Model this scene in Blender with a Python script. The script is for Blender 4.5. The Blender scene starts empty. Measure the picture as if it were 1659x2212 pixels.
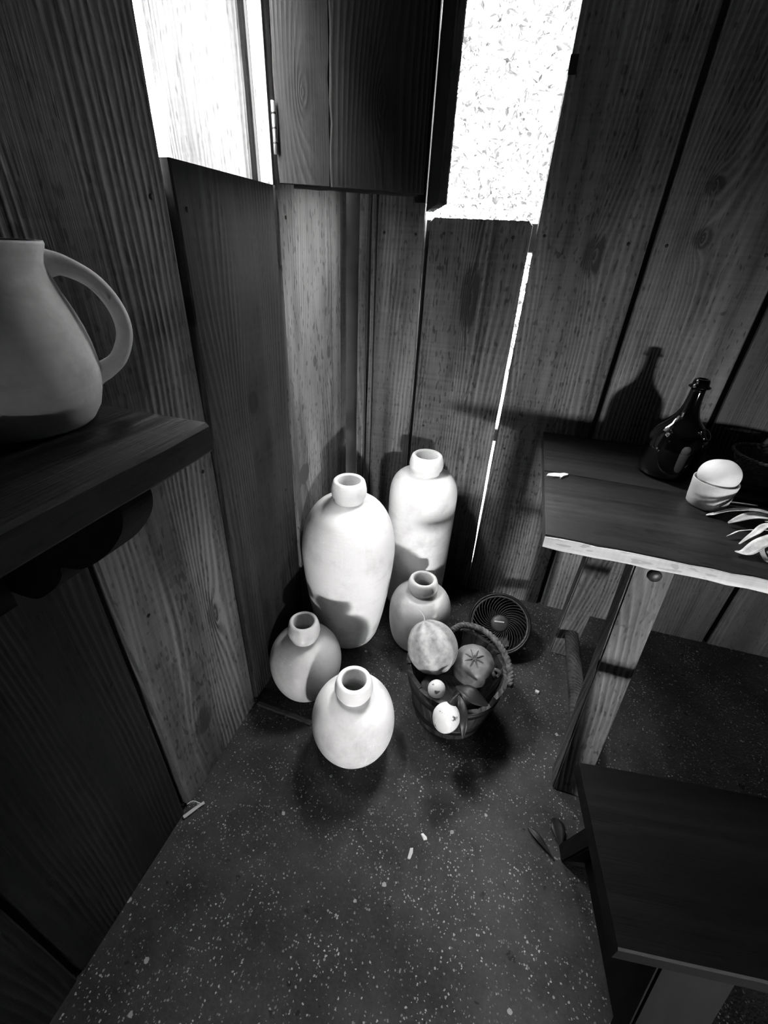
import bpy, bmesh, math, random
from mathutils import Vector, Matrix

random.seed(7)
scene = bpy.context.scene
COL = scene.collection

# ------------------------------------------------------------------ camera
# World: room corner at the origin, x runs along the right wall, y points into the corner, z up.
F_PX, YAW, PITCH, ROLL = 936.44, 0.2724976, 0.5466763, 0.0557154
CAM = Vector((0.590, -1.50875, 1.25))
def cam_axes():
    cy_, sy_ = math.cos(YAW), math.sin(YAW)
    cp, sp = math.cos(PITCH), math.sin(PITCH)
    cr, sr = math.cos(ROLL), math.sin(ROLL)
    Ry = Matrix(((cy_, 0, sy_), (0, 1, 0), (-sy_, 0, cy_)))
    Rx = Matrix(((1, 0, 0), (0, cp, -sp), (0, sp, cp)))
    Rz = Matrix(((cr, -sr, 0), (sr, cr, 0), (0, 0, 1)))
    M = (Rz @ Rx @ Ry).transposed()
    conv = lambda d: Vector((d[0], d[2], -d[1]))
    return conv(M @ Vector((1, 0, 0))), conv(M @ Vector((0, 1, 0))), conv(M @ Vector((0, 0, 1)))
cd = bpy.data.cameras.new('camera')
cam = bpy.data.objects.new('camera', cd); COL.objects.link(cam)
r_, d_, f_ = cam_axes()
cam.matrix_world = Matrix(((r_.x, -d_.x, -f_.x, CAM.x), (r_.y, -d_.y, -f_.y, CAM.y), (r_.z, -d_.z, -f_.z, CAM.z), (0, 0, 0, 1)))
cd.sensor_fit = 'HORIZONTAL'; cd.sensor_width = 24.0; cd.lens = F_PX * 24.0 / 1659.0
cd.clip_start = 0.02
scene.camera = cam

# ------------------------------------------------------------------ light
SKY, SUN, DOOR = 105.0, 60.0, 168.0
w = bpy.data.worlds.new('sky'); scene.world = w; w.use_nodes = True
w.node_tree.nodes['Background'].inputs['Color'].default_value = (1, 1, 1, 1)
w.node_tree.nodes['Background'].inputs['Strength'].default_value = SKY
def look(o, d):
    o.rotation_euler = Vector(d).to_track_quat('-Z', 'Y').to_euler()
sl = bpy.data.lights.new('sun', 'SUN'); sl.energy = SUN; sl.angle = math.radians(0.6)
so = bpy.data.objects.new('sun', sl); COL.objects.link(so); so.location = (-1, -3, 5); look(so, (0.03, 0.57, -0.82))
# daylight reflected in through a low hatch added behind the camera
dl = bpy.data.lights.new('doorway_daylight', 'AREA'); dl.shape = 'RECTANGLE'; dl.size = 0.28; dl.size_y = 0.16; dl.energy = DOOR
do = bpy.data.objects.new('doorway_daylight', dl); COL.objects.link(do); do.location = (2.47, -4.20, 0.42); look(do, (-0.46, 0.88, 0.0))
def portal(name, loc, d, sx, sy):
    l = bpy.data.lights.new(name, 'AREA'); l.shape = 'RECTANGLE'; l.size = sx; l.size_y = sy; l.cycles.is_portal = True
    o = bpy.data.objects.new(name, l); COL.objects.link(o); o.location = loc; look(o, d)
portal('window_portal', (0.412, 0.05, 1.57), (0, -1, 0), 0.34, 0.50)
portal('window_portal', (-0.06, -0.62, 1.57), (1, 0, 0), 0.40, 0.50)
vs = scene.view_settings
scene.display_settings.display_device = 'sRGB'
vs.view_transform = 'Standard'; vs.look = 'None'; vs.gamma = 1.0; vs.use_curve_mapping = False; vs.exposure = 0.0
scene.cycles.use_denoising = True
scene.cycles.max_bounces = 5
scene.cycles.diffuse_bounces = 3
scene.cycles.use_adaptive_sampling = True
scene.cycles.adaptive_threshold = 0.10
scene.cycles.adaptive_min_samples = 16
scene.cycles.sample_clamp_indirect = 6.0

# ------------------------------------------------------------------ materials
def g(v): return (v, v, v, 1)
class NT:
    def __init__(s, name, rough=0.6, spec=0.3):
        s.m = bpy.data.materials.new(name); s.m.use_nodes = True
        s.t = s.m.node_tree; s.b = s.t.nodes['Principled BSDF']
        s.b.inputs['Roughness'].default_value = rough; s.b.inputs['Specular IOR Level'].default_value = spec
    def n(s, typ, **kw):
        nd = s.t.nodes.new(typ)
        for k, v in kw.items(): setattr(nd, k, v)
        return nd
    def l(s, a, b): s.t.links.new(a, b)
    def val(s, sock, v):
        if isinstance(v, (int, float)): sock.default_value = v
        else: s.l(v, sock)
    def math(s, op, a, b=0.0, c=0.0, clamp=False):
        nd = s.n('ShaderNodeMath', operation=op, use_clamp=clamp)
        s.val(nd.inputs[0], a); s.val(nd.inputs[1], b)
        if op in ('MULTIPLY_ADD', 'SMOOTH_MIN'): s.val(nd.inputs[2], c)
        return nd.outputs[0]
    def rng(s, v, a, b, c=0.0, d=1.0):
        nd = s.n('ShaderNodeMapRange', interpolation_type='SMOOTHSTEP'); s.val(nd.inputs['Value'], v)
        for k, q in (('From Min', a), ('From Max', b), ('To Min', c), ('To Max', d)): nd.inputs[k].default_value = q
        return nd.outputs['Result']
    def coords(s, scale, rand=True, src='Object'):
        tc = s.n('ShaderNodeTexCoord'); out = tc.outputs[src]
        if rand:
            oi = s.n('ShaderNodeObjectInfo')
            ad = s.n('ShaderNodeVectorMath', operation='MULTIPLY_ADD')
            cb = s.n('ShaderNodeCombineXYZ')
            for k in range(3): cb.inputs[k].default_value = (13.7, 7.1, 31.3)[k]
            mu = s.n('ShaderNodeVectorMath', operation='SCALE'); s.l(cb.outputs[0], mu.inputs[0]); s.l(oi.outputs['Random'], mu.inputs['Scale'])
            a2 = s.n('ShaderNodeVectorMath', operation='ADD'); s.l(out, a2.inputs[0]); s.l(mu.outputs[0], a2.inputs[1]); out = a2.outputs[0]
        mp = s.n('ShaderNodeVectorMath', operation='MULTIPLY'); s.l(out, mp.inputs[0]); mp.inputs[1].default_value = scale
        return mp.outputs[0]
    def noise(s, vec, scale=1.0, detail=3.0, rough=0.55):
        nd = s.n('ShaderNodeTexNoise'); s.l(vec, nd.inputs['Vector']); nd.inputs['Scale'].default_value = scale
        nd.inputs['Detail'].default_value = detail; nd.inputs['Roughness'].default_value = rough
        return nd.outputs['Fac']
    def color(s, fac, a, b):
        mx = s.n('ShaderNodeMix', data_type='RGBA'); s.val(mx.inputs[0], fac)
        mx.inputs[6].default_value = g(a); mx.inputs[7].default_value = g(b)
        return mx.outputs[2]
    def bump(s, h, strength=0.4, dist=0.002):
        bp = s.n('ShaderNodeBump'); bp.inputs['Strength'].default_value = strength; bp.inputs['Distance'].default_value = dist
        s.l(h, bp.inputs['Height']); s.l(bp.outputs[0], s.b.inputs['Normal'])

def wood(name, dark, light, freq=520.0, rough=0.6, spec=0.25, bump=0.7, knots=(), saw=0.12, ridge=0.38):
    """grain runs along the object's local Z, rings show across local X (and Y on edges); knots = (x, z, rx, rz) in board space"""
    s = NT(name, rough, spec)
    v = s.coords((1, 1, 1))
    sep = s.n('ShaderNodeSeparateXYZ'); s.l(v, sep.inputs[0])
    x, y, z = sep.outputs
    def sc(a, b, c):
        m = s.n('ShaderNodeVectorMath', operation='MULTIPLY'); s.l(v, m.inputs[0]); m.inputs[1].default_value = (a, b, c); return m.outputs[0]
    warp = s.noise(sc(4.5, 4.5, 0.7), 1.0, 1.0)
    wob = s.noise(sc(22, 22, 5.0), 1.0, 1.0)
    phase = s.math('MULTIPLY_ADD', warp, freq * 0.16, s.math('MULTIPLY', s.math('ADD', x, s.math('MULTIPLY', y, 0.8)), freq))
    phase = s.math('MULTIPLY_ADD', wob, 5.0, phase)
    kmask = None
    if knots:
        tc = s.n('ShaderNodeTexCoord'); ks = s.n('ShaderNodeSeparateXYZ'); s.l(tc.outputs['Object'], ks.inputs[0])
        for kx, kz, rx, rz in knots:
            dx = s.math('DIVIDE', s.math('SUBTRACT', ks.outputs[0], kx), rx); dz = s.math('DIVIDE', s.math('SUBTRACT', ks.outputs[2], kz), rz)
            d = s.math('SQRT', s.math('ADD', s.math('MULTIPLY', dx, dx), s.math('MULTIPLY', dz, dz)))
            dl_ = s.math('SQRT', s.math('ADD', s.math('MULTIPLY', dx, dx), s.math('MULTIPLY', s.math('MULTIPLY', dz, dz), 0.16)))
            phase = s.math('ADD', phase, s.math('DIVIDE', freq * 0.055, s.math('ADD', dl_, 0.7)))
            k1 = s.rng(s.math('MULTIPLY_ADD', wob, 0.5, d), 1.0, 1.45, 1.0, 0.0)
            kmask = k1 if kmask is None else s.math('MAXIMUM', kmask, k1)
    band = s.math('POWER', s.math('MULTIPLY_ADD', s.math('SINE', phase), 0.5, 0.5), 1.6)
    amp = s.rng(s.noise(sc(9, 9, 1.1), 1.0, 1.0), 0.38, 0.62, 0.05, 1.0)
    band = s.math('MULTIPLY', band, amp)
    fib = s.noise(sc(260, 260, 6.0), 1.0, 2.0, 0.65)
    blot = s.noise(sc(7, 7, 2.2), 1.0, 3.0, 0.6)
    streak = s.rng(s.noise(sc(30, 30, 0.8), 1.0, 1.0, 0.6), 0.3, 0.7)
    sawn = s.noise(sc(6, 6, 130), 1.0, 0.0)
    speck = s.rng(s.noise(sc(150, 150, 45), 1.0, 0.0), 0.66, 0.73, 0.0, 1.0)
    fac = s.math('MULTIPLY_ADD', streak, 0.26, s.math('MULTIPLY', band, ridge))
    fac = s.math('MULTIPLY_ADD', fib, 0.42, fac)
    fac = s.math('MULTIPLY_ADD', s.rng(blot, 0.3, 0.75), 0.45, fac)
    fac = s.math('MULTIPLY_ADD', s.math('SUBTRACT', sawn, 0.5), saw * 1.6, fac)
    fac = s.math('SUBTRACT', fac, 0.24)
    fac = s.math('MULTIPLY_ADD', speck, -0.28, fac)
    if kmask is not None: fac = s.math('MULTIPLY_ADD', kmask, -0.32, fac)
    fac = s.math('MINIMUM', s.math('MAXIMUM', fac, 0.0), 1.2)
    s.l(s.color(fac, dark, light), s.b.inputs['Base Color'])
    h = s.math('MULTIPLY_ADD', fib, 0.6, band)
    h = s.math('MULTIPLY_ADD', sawn, saw, h)
    s.bump(h, bump, 0.0018)
    return s.m

def plain(name, v, rough=0.6, spec=0.3, var=0.25, scale=20.0, bump=0.0, metallic=0.0, stretch=(1, 1, 1)):
    s = NT(name, rough, spec)
    n = s.noise(s.coords(tuple(scale * k for k in stretch)), 1.0, 4.0)
    s.l(s.color(s.rng(n, 0.25, 0.75), v * (1 - var), v * (1 + var)), s.b.inputs['Base Color'])
    s.b.inputs['Metallic'].default_value = metallic
    if bump: s.bump(n, bump, 0.003)
    return s.m

def ceramic(name, v, dirt=0.5):
    s = NT(name, 0.62, 0.22)
    n = s.noise(s.coords((9, 9, 9)), 1.0, 5.0, 0.65)
    n2 = s.noise(s.coords((70, 70, 70)), 1.0, 2.0)
    turn = s.noise(s.coords((2, 2, 170)), 1.0, 2.0)
    f1 = s.rng(n, 0.30, 0.56)
    f = s.math('MULTIPLY_ADD', s.rng(n2, 0.22, 0.42), 0.12, s.math('MULTIPLY', f1, 0.88))
    f = s.math('MULTIPLY_ADD', s.math('SUBTRACT', turn, 0.5), 0.35, f, True)
    s.l(s.color(f, v * dirt, v), s.b.inputs['Base Color'])
    s.bump(s.math('MULTIPLY_ADD', n2, 0.4, turn), 0.16, 0.002)
    return s.m

def concrete(name):
    s = NT(name, 0.75, 0.25)
    v = s.coords((1, 1, 1), rand=False)
    blot = s.rng(s.noise(v, 5.0, 5.0, 0.65), 0.3, 0.72)
    fine = s.noise(v, 160.0, 3.0, 0.6)
    dn = s.n('ShaderNodeTexNoise'); s.l(v, dn.inputs['Vector']); dn.inputs['Scale'].default_value = 260.0
    dv = s.n('ShaderNodeVectorMath', operation='MULTIPLY_ADD'); s.l(dn.outputs['Color'], dv.inputs[0]); dv.inputs[1].default_value = (0.005, 0.005, 0.005); s.l(v, dv.inputs[2])
    vo = s.n('ShaderNodeTexVoronoi'); s.l(dv.outputs[0], vo.inputs['Vector']); vo.inputs['Scale'].default_value = 210.0
    sp = s.n('ShaderNodeSeparateColor'); s.l(vo.outputs['Color'], sp.inputs[0])
    rad = s.math('MULTIPLY', s.rng(sp.outputs[0], 0.55, 1.0), 0.46)
    peb = s.math('GREATER_THAN', s.math('SUBTRACT', rad, vo.outputs['Distance']), 0.0)
    v2 = s.n('ShaderNodeTexVoronoi'); s.l(dv.outputs[0], v2.inputs['Vector']); v2.inputs['Scale'].default_value = 38.0
    sp2 = s.n('ShaderNodeSeparateColor'); s.l(v2.outputs['Color'], sp2.inputs[0])
    rad2 = s.math('MULTIPLY', s.rng(sp2.outputs[0], 0.86, 1.0), 0.20)
    peb2 = s.math('GREATER_THAN', s.math('SUBTRACT', rad2, v2.outputs['Distance']), 0.0)
    dens = s.rng(s.noise(v, 9.0, 3.0), 0.35, 0.6, 0.25, 1.0)
    pale = s.math('MAXIMUM', s.math('MULTIPLY', s.math('MULTIPLY', peb, dens), s.math('MULTIPLY_ADD', sp.outputs[1], 0.8, 0.2)), s.math('MULTIPLY', peb2, 0.7))
    pit = s.rng(s.noise(v, 34.0, 3.0), 0.66, 0.74)
    base = s.math('MULTIPLY_ADD', fine, 0.35, s.math('MULTIPLY', blot, 0.65))
    base = s.math('MULTIPLY_ADD', pit, -0.5, base, True)
    c1 = s.n('ShaderNodeMix', data_type='RGBA'); s.l(base, c1.inputs[0]); c1.inputs[6].default_value = g(0.009); c1.inputs[7].default_value = g(0.064)
    c2 = s.n('ShaderNodeMix', data_type='RGBA'); s.l(pale, c2.inputs[0]); s.l(c1.outputs[2], c2.inputs[6]); c2.inputs[7].default_value = g(0.40)
    s.l(c2.outputs[2], s.b.inputs['Base Color'])
    s.bump(s.math('MULTIPLY_ADD', pale, 0.6, fine), 0.5, 0.002)
    return s.m

HZ = 1.16          # half height of a full board
WALL = wood('wall_wood', 0.0200, 0.1928)
WALL_ARCH = wood('arched_wall_wood', 0.0164, 0.1584, knots=((0.0, 0.46, 0.030, 0.09),))
WALL_R3 = wood('third_wall_wood', 0.0200, 0.1928, knots=((0.02, 0.10, 0.03, 0.05),))
WALL_R4 = wood('knotty_wall_wood', 0.0200, 0.1928, knots=((-0.06, 1.42 - HZ, 0.022, 0.022), (-0.045, 1.31 - HZ, 0.024, 0.024)))
WALL_PALE = wood('pale_wall_wood', 0.0527, 0.2808)
WALL_KNOT = wood('pale_knotty_wood', 0.0287, 0.1720, knots=((0.069, 0.467 - HZ, 0.024, 0.045), (-0.045, 0.202 - HZ, 0.030, 0.040)), ridge=0.85, bump=1.0, freq=430)
WALL_POST = wood('smooth_pale_wood', 0.0739, 0.4190, knots=((0.084, 0.956 - HZ, 0.014, 0.022), (-0.02, 0.947 - HZ, 0.012, 0.018), (-0.13, 0.615 - HZ, 0.035, 0.035)), ridge=0.25, bump=0.35, saw=0.03)
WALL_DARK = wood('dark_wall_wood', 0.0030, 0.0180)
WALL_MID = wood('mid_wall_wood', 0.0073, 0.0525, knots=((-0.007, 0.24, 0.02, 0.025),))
SHUT = wood('shutter_wood', 0.0030, 0.0156, knots=((0.0, -0.17, 0.03, 0.04),), ridge=0.15, bump=0.4)
TABLEW = wood('table_wood', 0.0105, 0.0450, freq=240, rough=0.42, spec=0.35, bump=0.3, saw=0.05, ridge=0.2)
LEGW = wood('leg_wood', 0.0225, 0.1500, freq=500, saw=0.05)
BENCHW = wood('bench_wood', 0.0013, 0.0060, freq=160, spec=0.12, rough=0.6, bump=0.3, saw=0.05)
SHELFW = wood('shelf_wood', 0.0065, 0.0351, freq=220, rough=0.55)
EDGEW = wood('worn_pale_wood', 0.35, 0.92, freq=200, bump=0.4)
STAVE = wood('stave_wood', 0.012, 0.075, freq=300, rough=0.5)
JAR = ceramic('pale_stoneware', 0.86, 0.72)
JAR_GREY = ceramic('grey_stoneware', 0.62, 0.72)
JUGM = ceramic('jug_earthenware', 0.8, 0.62)
FLOOR = concrete('speckled_concrete')
BLACK = plain('black_iron', 0.006, 0.5, 0.3)
DARKW = plain('dark_timber', 0.012, 0.7, 0.2)
STEEL = plain('hinge_steel', 0.18, 0.35, 0.5, metallic=0.7)
GLASS = NT('black_bottle_glass', 0.06, 0.6); GLASS.b.inputs['Base Color'].default_value = g(0.0015); GLASS.b.inputs['Coat Weight'].default_value = 0.6; GLASS.b.inputs['Coat Roughness'].default_value = 0.03; GLASS = GLASS.m
ROPE = plain('rope_fibre', 0.11, 0.85, 0.1, 0.6, 60)
ROOF = plain('roof_boards', 0.05, 0.8, 0.1)
GROUND = plain('dry_ground', 0.22, 0.9, 0.1, 0.3, 3)
LEAFM = plain('hedge_leaf', 0.06, 0.6, 0.2, 0.5, 5)
LEAFM2 = plain('shaded_hedge_leaf', 0.03, 0.6, 0.2, 0.5, 5)  # shade put into the leaf colour so the left hedge stays dim
WAX = plain('pale_gourd_skin', 0.80, 0.5, 0.3, 0.12, 14)
HUSK = plain('dry_husk', 0.62, 0.75, 0.2, 0.35, 45, stretch=(1, 1, 1))
DARKLEAF = plain('dark_leaf_skin', 0.012, 0.45, 0.3, 0.4)
PLASTIC = plain('black_plastic', 0.008, 0.4, 0.35)
GREYP = plain('grey_plastic', 0.06, 0.45, 0.35)
STRAW = plain('pale_straw', 0.55, 0.8, 0.1, 0.2)
CHIP = plain('pale_chip', 0.70, 0.8, 0.1, 0.2)

# ------------------------------------------------------------------ helpers
def mesh(name, bm, smooth=False):
    me = bpy.data.meshes.new(name); bmesh.ops.recalc_face_normals(bm, faces=bm.faces[:]); bm.to_mesh(me); bm.free()
    if smooth:
        for p in me.polygons: p.use_smooth = True
    return me
def link(name, me, mat, parent=None, loc=(0, 0, 0), rot=None, mw=None):
    o = bpy.data.objects.new(name, me); COL.objects.link(o)
    if me is not None and mat is not None and not me.materials: me.materials.append(mat)
    if parent is not None: o.parent = parent
    if mw is not None: o.matrix_local = mw
    else:
        o.location = loc
        if rot is not None: o.rotation_euler = rot
    return o
def thing(name, label, cat, loc=(0, 0, 0), rz=0.0, group=None):
    o = bpy.data.objects.new(name, None); COL.objects.link(o); o.location = loc; o.rotation_euler = (0, 0, rz)
    o.empty_display_size = 0.05
    return tag(o, label, cat, group)
def tag(o, label, cat=None, group=None, kind=None):
    o['label'] = label
    if cat: o['category'] = cat
    if group: o['group'] = group
    if kind: o['kind'] = kind
    return o
def structure(name, label=None):
    o = bpy.data.objects.new(name, None); COL.objects.link(o); o['kind'] = 'structure'; o.empty_display_size = 0.05
    if label: o['label'] = label
    return o

def board_mesh(L, W, T, ch=0.003, jit=0.0012, seg=10, x0off=None, x1off=None, top_round=0.0):
    """board along local Z (centred), width X, thickness Y; edges slightly uneven"""
    bm = bmesh.new(); rings = []
    for i in range(seg + 1):
        z = -L / 2 + L * i / seg; u = i / seg
        a = random.uniform(-jit, jit); b = random.uniform(-jit, jit)
        xl = -W / 2 + a + (x0off(u) if x0off else 0); xr = W / 2 + b + (x1off(u) if x1off else 0)
        if top_round and i == seg: xl += top_round; xr -= top_round
        if top_round and i == seg - 1: z = L / 2 - top_round * 1.3
        y = T / 2
        pts = [(xl, -y + ch), (xl + ch, -y), (xr - ch, -y), (xr, -y + ch), (xr, y - ch), (xr - ch, y), (xl + ch, y), (xl, y - ch)]
        rings.append([bm.verts.new((px, py, z)) for px, py in pts])
    for a, b in zip(rings, rings[1:]):
        for k in range(8): bm.faces.new((a[k], a[(k + 1) % 8], b[(k + 1) % 8], b[k]))
    bm.faces.new(rings[0][::-1]); bm.faces.new(rings[-1])
    return mesh('board', bm)
def frame(o, zaxis, xaxis):
    z = Vector(zaxis).normalized(); x = Vector(xaxis); x = (x - z * x.dot(z)).normalized(); y = z.cross(x)
    return Matrix(((x.x, y.x, z.x, o[0]), (x.y, y.y, z.y, o[1]), (x.z, y.z, z.z, o[2]), (0, 0, 0, 1)))
def plank(name, parent, mat, a, b, xaxis, W, T, **kw):
    """board whose length runs a->b (centre line), width along xaxis"""
    a = Vector(a); b = Vector(b)
    return link(name, board_mesh((b - a).length, W, T, **kw), mat, parent, mw=frame((a + b) / 2, b - a, xaxis))
def box_bm(bm, x0, x1, y0, y1, z0, z1):
    v = [bm.verts.new((x, y, z)) for z in (z0, z1) for y in (y0, y1) for x in (x0, x1)]
    for q in ((0, 2, 3, 1), (4, 5, 7, 6), (0, 1, 5, 4), (2, 6, 7, 3), (0, 4, 6, 2), (1, 3, 7, 5)): bm.faces.new([v[k] for k in q])
def box(name, mat, parent, x0, x1, y0, y1, z0, z1, bev=0.0):
    bm = bmesh.new(); c = ((x0 + x1) / 2, (y0 + y1) / 2, (z0 + z1) / 2)
    box_bm(bm, x0 - c[0], x1 - c[0], y0 - c[1], y1 - c[1], z0 - c[2], z1 - c[2])
    if bev: bmesh.ops.bevel(bm, geom=bm.edges[:], offset=bev, segments=2, affect='EDGES')
    return link(name, mesh(name, bm), mat, parent, c)
def lathe_mesh(prof, seg=64, smooth=True, wob=None):
    """prof = [(r, z)...], r == 0 closes the end"""
    bm = bmesh.new(); rings = []
    for r, z in prof:
        if r <= 1e-6: rings.append([bm.verts.new((0, 0, z))])
        else: rings.append([bm.verts.new((math.cos(t) * r * (wob(t, z) if wob else 1), math.sin(t) * r * (wob(t, z) if wob else 1), z)) for t in (2 * math.pi * k / seg for k in range(seg))])
    for a, b in zip(rings, rings[1:]):
        if len(a) == 1 and len(b) == 1: continue
        for k in range(seg):
            j = (k + 1) % seg
            if len(a) == 1: bm.faces.new((a[0], b[j], b[k]))
            elif len(b) == 1: bm.faces.new((a[k], a[j], b[0]))
            else: bm.faces.new((a[k], a[j], b[j], b[k]))
    return mesh('lathe', bm, smooth)
def tube_bm(bm, pts, rad, n=8, caps=True):
    pts = [Vector(p) for p in pts]; rings = []
    u = None
    for i, p in enumerate(pts):
        t = (pts[min(i + 1, len(pts) - 1)] - pts[max(i - 1, 0)]).normalized()
        if u is None:
            u = t.cross(Vector((0.13, 0.21, 1)))
            if u.length < 1e-2: u = t.cross(Vector((1, 0, 0)))
        u = (u - t * u.dot(t)).normalized(); v = t.cross(u)
        r = rad(i / max(1, len(pts) - 1)) if callable(rad) else rad
        rings.append([bm.verts.new(p + (u * math.cos(a) + v * math.sin(a)) * r) for a in (2 * math.pi * k / n for k in range(n))])
    for a, b in zip(rings, rings[1:]):
        for k in range(n): bm.faces.new((a[k], a[(k + 1) % n], b[(k + 1) % n], b[k]))
    if caps and n > 2: bm.faces.new(rings[0][::-1]); bm.faces.new(rings[-1])
def tube(name, mat, parent, pts, rad, n=8, loc=(0, 0, 0)):
    bm = bmesh.new(); tube_bm(bm, pts, rad, n); return link(name, mesh(name, bm, True), mat, parent, loc)
def spline(ctrl, n):
    """Catmull-Rom through ctrl"""
    c = [Vector(p) for p in ctrl]; c = [c[0] * 2 - c[1]] + c + [c[-1] * 2 - c[-2]]; out = []
    m = len(c) - 3
    for i in range(n + 1):
        u = i / n * m; k = min(int(u), m - 1); t = u - k
        p0, p1, p2, p3 = c[k:k + 4]
        out.append(0.5 * ((2 * p1) + (p2 - p0) * t + (2 * p0 - 5 * p1 + 4 * p2 - p3) * t * t + (3 * p1 - p0 - 3 * p2 + p3) * t ** 3))
    return out
def blob_mesh(rx, ry, rz, seg=40, rings=24, f=None):
    prof = []
    bm = bmesh.new(); R = []
    for i in range(rings + 1):
        ph = math.pi * i / rings; z = math.cos(ph); r = math.sin(ph)
        if i in (0, rings): R.append([bm.verts.new((0, 0, z * rz * (f(0, z) if f else 1)))])
        else: R.append([bm.verts.new((math.cos(t) * r * rx * (f(t, z) if f else 1), math.sin(t) * r * ry * (f(t, z) if f else 1), z * rz * (f(t, z) if f else 1))) for t in (2 * math.pi * k / seg for k in range(seg))])
    for a, b in zip(R, R[1:]):
        for k in range(seg):
            j = (k + 1) % seg
            if len(a) == 1: bm.faces.new((a[0], b[k], b[j]))
            elif len(b) == 1: bm.faces.new((a[k], b[0], a[j]))
            else: bm.faces.new((a[k], b[k], b[j], a[j]))
    return mesh('blob', bm, True)
def ribbon_mesh(ctrl, width, n=18, thick=0.0006, side=(0, 0, 1), curl=0.0, twist=0.0):
    """a curling strip of leaf with real thickness and a folded middle"""
    P = spline(ctrl, n); bm = bmesh.new(); rows = []
    S = Vector(side)
    for i, p in enumerate(P):
        t = (P[min(i + 1, n)] - P[max(i - 1, 0)]).normalized(); u = i / n
        sx = t.cross(S); sx = sx.normalized() if sx.length > 1e-4 else Vector((1, 0, 0)); nn = sx.cross(t)
        if twist:
            sx = Matrix.Rotation(twist * u, 3, t) @ sx; nn = Matrix.Rotation(twist * u, 3, t) @ nn
        wv = width(u)
        row = []
        for q, off in ((-1, curl), (-0.5, curl * 0.3), (0, 0), (0.5, curl * 0.3), (1, curl)):
            row.append(p + sx * q * wv / 2 + nn * off * wv)
        rows.append((row, nn))
    top = [[bm.verts.new(v + nn * thick) for v in row] for row, nn in rows]
    bot = [[bm.verts.new(v - nn * thick) for v in row] for row, nn in rows]
    for i in range(n):
        for k in range(4):
            bm.faces.new((top[i][k], top[i][k + 1], top[i + 1][k + 1], top[i + 1][k]))
            bm.faces.new((bot[i][k], bot[i + 1][k], bot[i + 1][k + 1], bot[i][k + 1]))
        for k in (0, 4): bm.faces.new((top[i][k], bot[i][k], bot[i + 1][k], top[i + 1][k]))
    return mesh('ribbon', bm, True)
NAIL = lathe_mesh([(0, 0.002), (0.003, 0.0018), (0.0042, 0.0008), (0.0042, -0.004), (0, -0.004)], 10)
def nail(parent, x, z, y=None):
    """nail head set in the face of a board (board-local coordinates, face at -Y)"""
    me = NAIL
    o = link('nail', me, BLACK, parent, (x, y, z), (math.pi / 2, 0, 0)); return o

# ------------------------------------------------------------------ room shell
TOPZ = 2.32
fl = box('floor', FLOOR, None, -0.03, 3.30, -3.40, 0.035, -0.10, 0.0); fl['kind'] = 'structure'
fl['label'] = 'dark concrete floor flecked with pale grit'
cl = box('ceiling', ROOF, None, -0.10, 3.40, -3.50, 0.10, TOPZ, TOPZ + 0.06); cl['kind'] = 'structure'
cl['label'] = 'dark boarded underside of the roof'

# right wall: upright boards in the plane y = 0, x ranges measured from the corner
wr = structure('wall_right', 'wall of wide upright rough boards with open gaps')
T = 0.026
def rboard(x0, x1, z0, z1, mat=WALL, y=0.0, t=T, name='board', nails=(), **kw):
    o = plank(name, wr, mat, ((x0 + x1) / 2, y + t / 2, z0), ((x0 + x1) / 2, y + t / 2, z1), (1, 0, 0), x1 - x0, t, **kw)
    for nx, nz in nails: nail(o, nx - (x0 + x1) / 2, nz - (z0 + z1) / 2, -t / 2)
    return o
rboard(0.043, 0.068, 0, TOPZ, WALL_PALE, y=-0.012, t=0.03, name='corner_strip', jit=0.002)
rboard(0.080, 0.094, 0, TOPZ, WALL_PALE, y=-0.004, t=0.03, name='corner_strip', jit=0.002)
rboard(0.097, 0.245, 0, TOPZ, nails=((0.12, 1.29), (0.22, 1.29)))
rboard(0.2605, 0.5525, 0, 1.333, WALL_ARCH, top_round=0.008, seg=16, x1off=lambda u: 0.012 * (1 - u) ** 2, nails=((0.305, 1.295), (0.505, 1.293), (0.30, 0.70)))
rboard(0.5655, 0.858, 0, TOPZ, WALL_R3, nails=((0.59, 1.30), (0.81, 1.29), (0.60, 0.66), (0.82, 0.30)))
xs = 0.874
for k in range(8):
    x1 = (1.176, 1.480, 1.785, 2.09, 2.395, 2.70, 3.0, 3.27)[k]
    rboard(xs, x1, 0, TOPZ, WALL_R4 if k == 0 else WALL_MID, nails=((xs + 0.03, 1.29), (x1 - 0.04, 1.28), (xs + 0.05, 0.28)) if k < 3 else ())  # boards past the first get darker wood for the shade under the table
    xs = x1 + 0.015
rboard(0.2605, 0.549, 1.80, TOPZ)
rboard(-0.085, 0.055, 0, TOPZ, DARKW, y=0.030, t=0.02, name='batten')
rboard(0.06, 0.12, 0, TOPZ, DARKW, y=0.03, t=0.02, name='batten')
rboard(0.236, 0.268, 0, 1.30, DARKW, y=0.028, t=0.02, name='batten')
for xb in (0.866, 1.183, 1.4875, 1.7925, 2.0975, 2.4025, 2.7075, 3.0075):
    rboard(xb - 0.03, xb + 0.03, 0, TOPZ, DARKW, y=0.028, t=0.02, name='batten')
for z0, z1 in ((1.258, 1.331), (0.660, 0.710), (0.02, 0.10), (2.06, 2.14)):
    plank('rail', wr, DARKW, (0.02, 0.075, (z0 + z1) / 2), (3.25, 0.075, (z0 + z1) / 2), (0, 0, 1), z1 - z0, 0.045)
rboard(0.5668, 0.5865, 1.628, 1.664, BLACK, y=-0.0008, t=0.004, name='mortise', seg=1, ch=0.0005)  # raised black plate painted as the dark inside of a mortise hole
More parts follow.
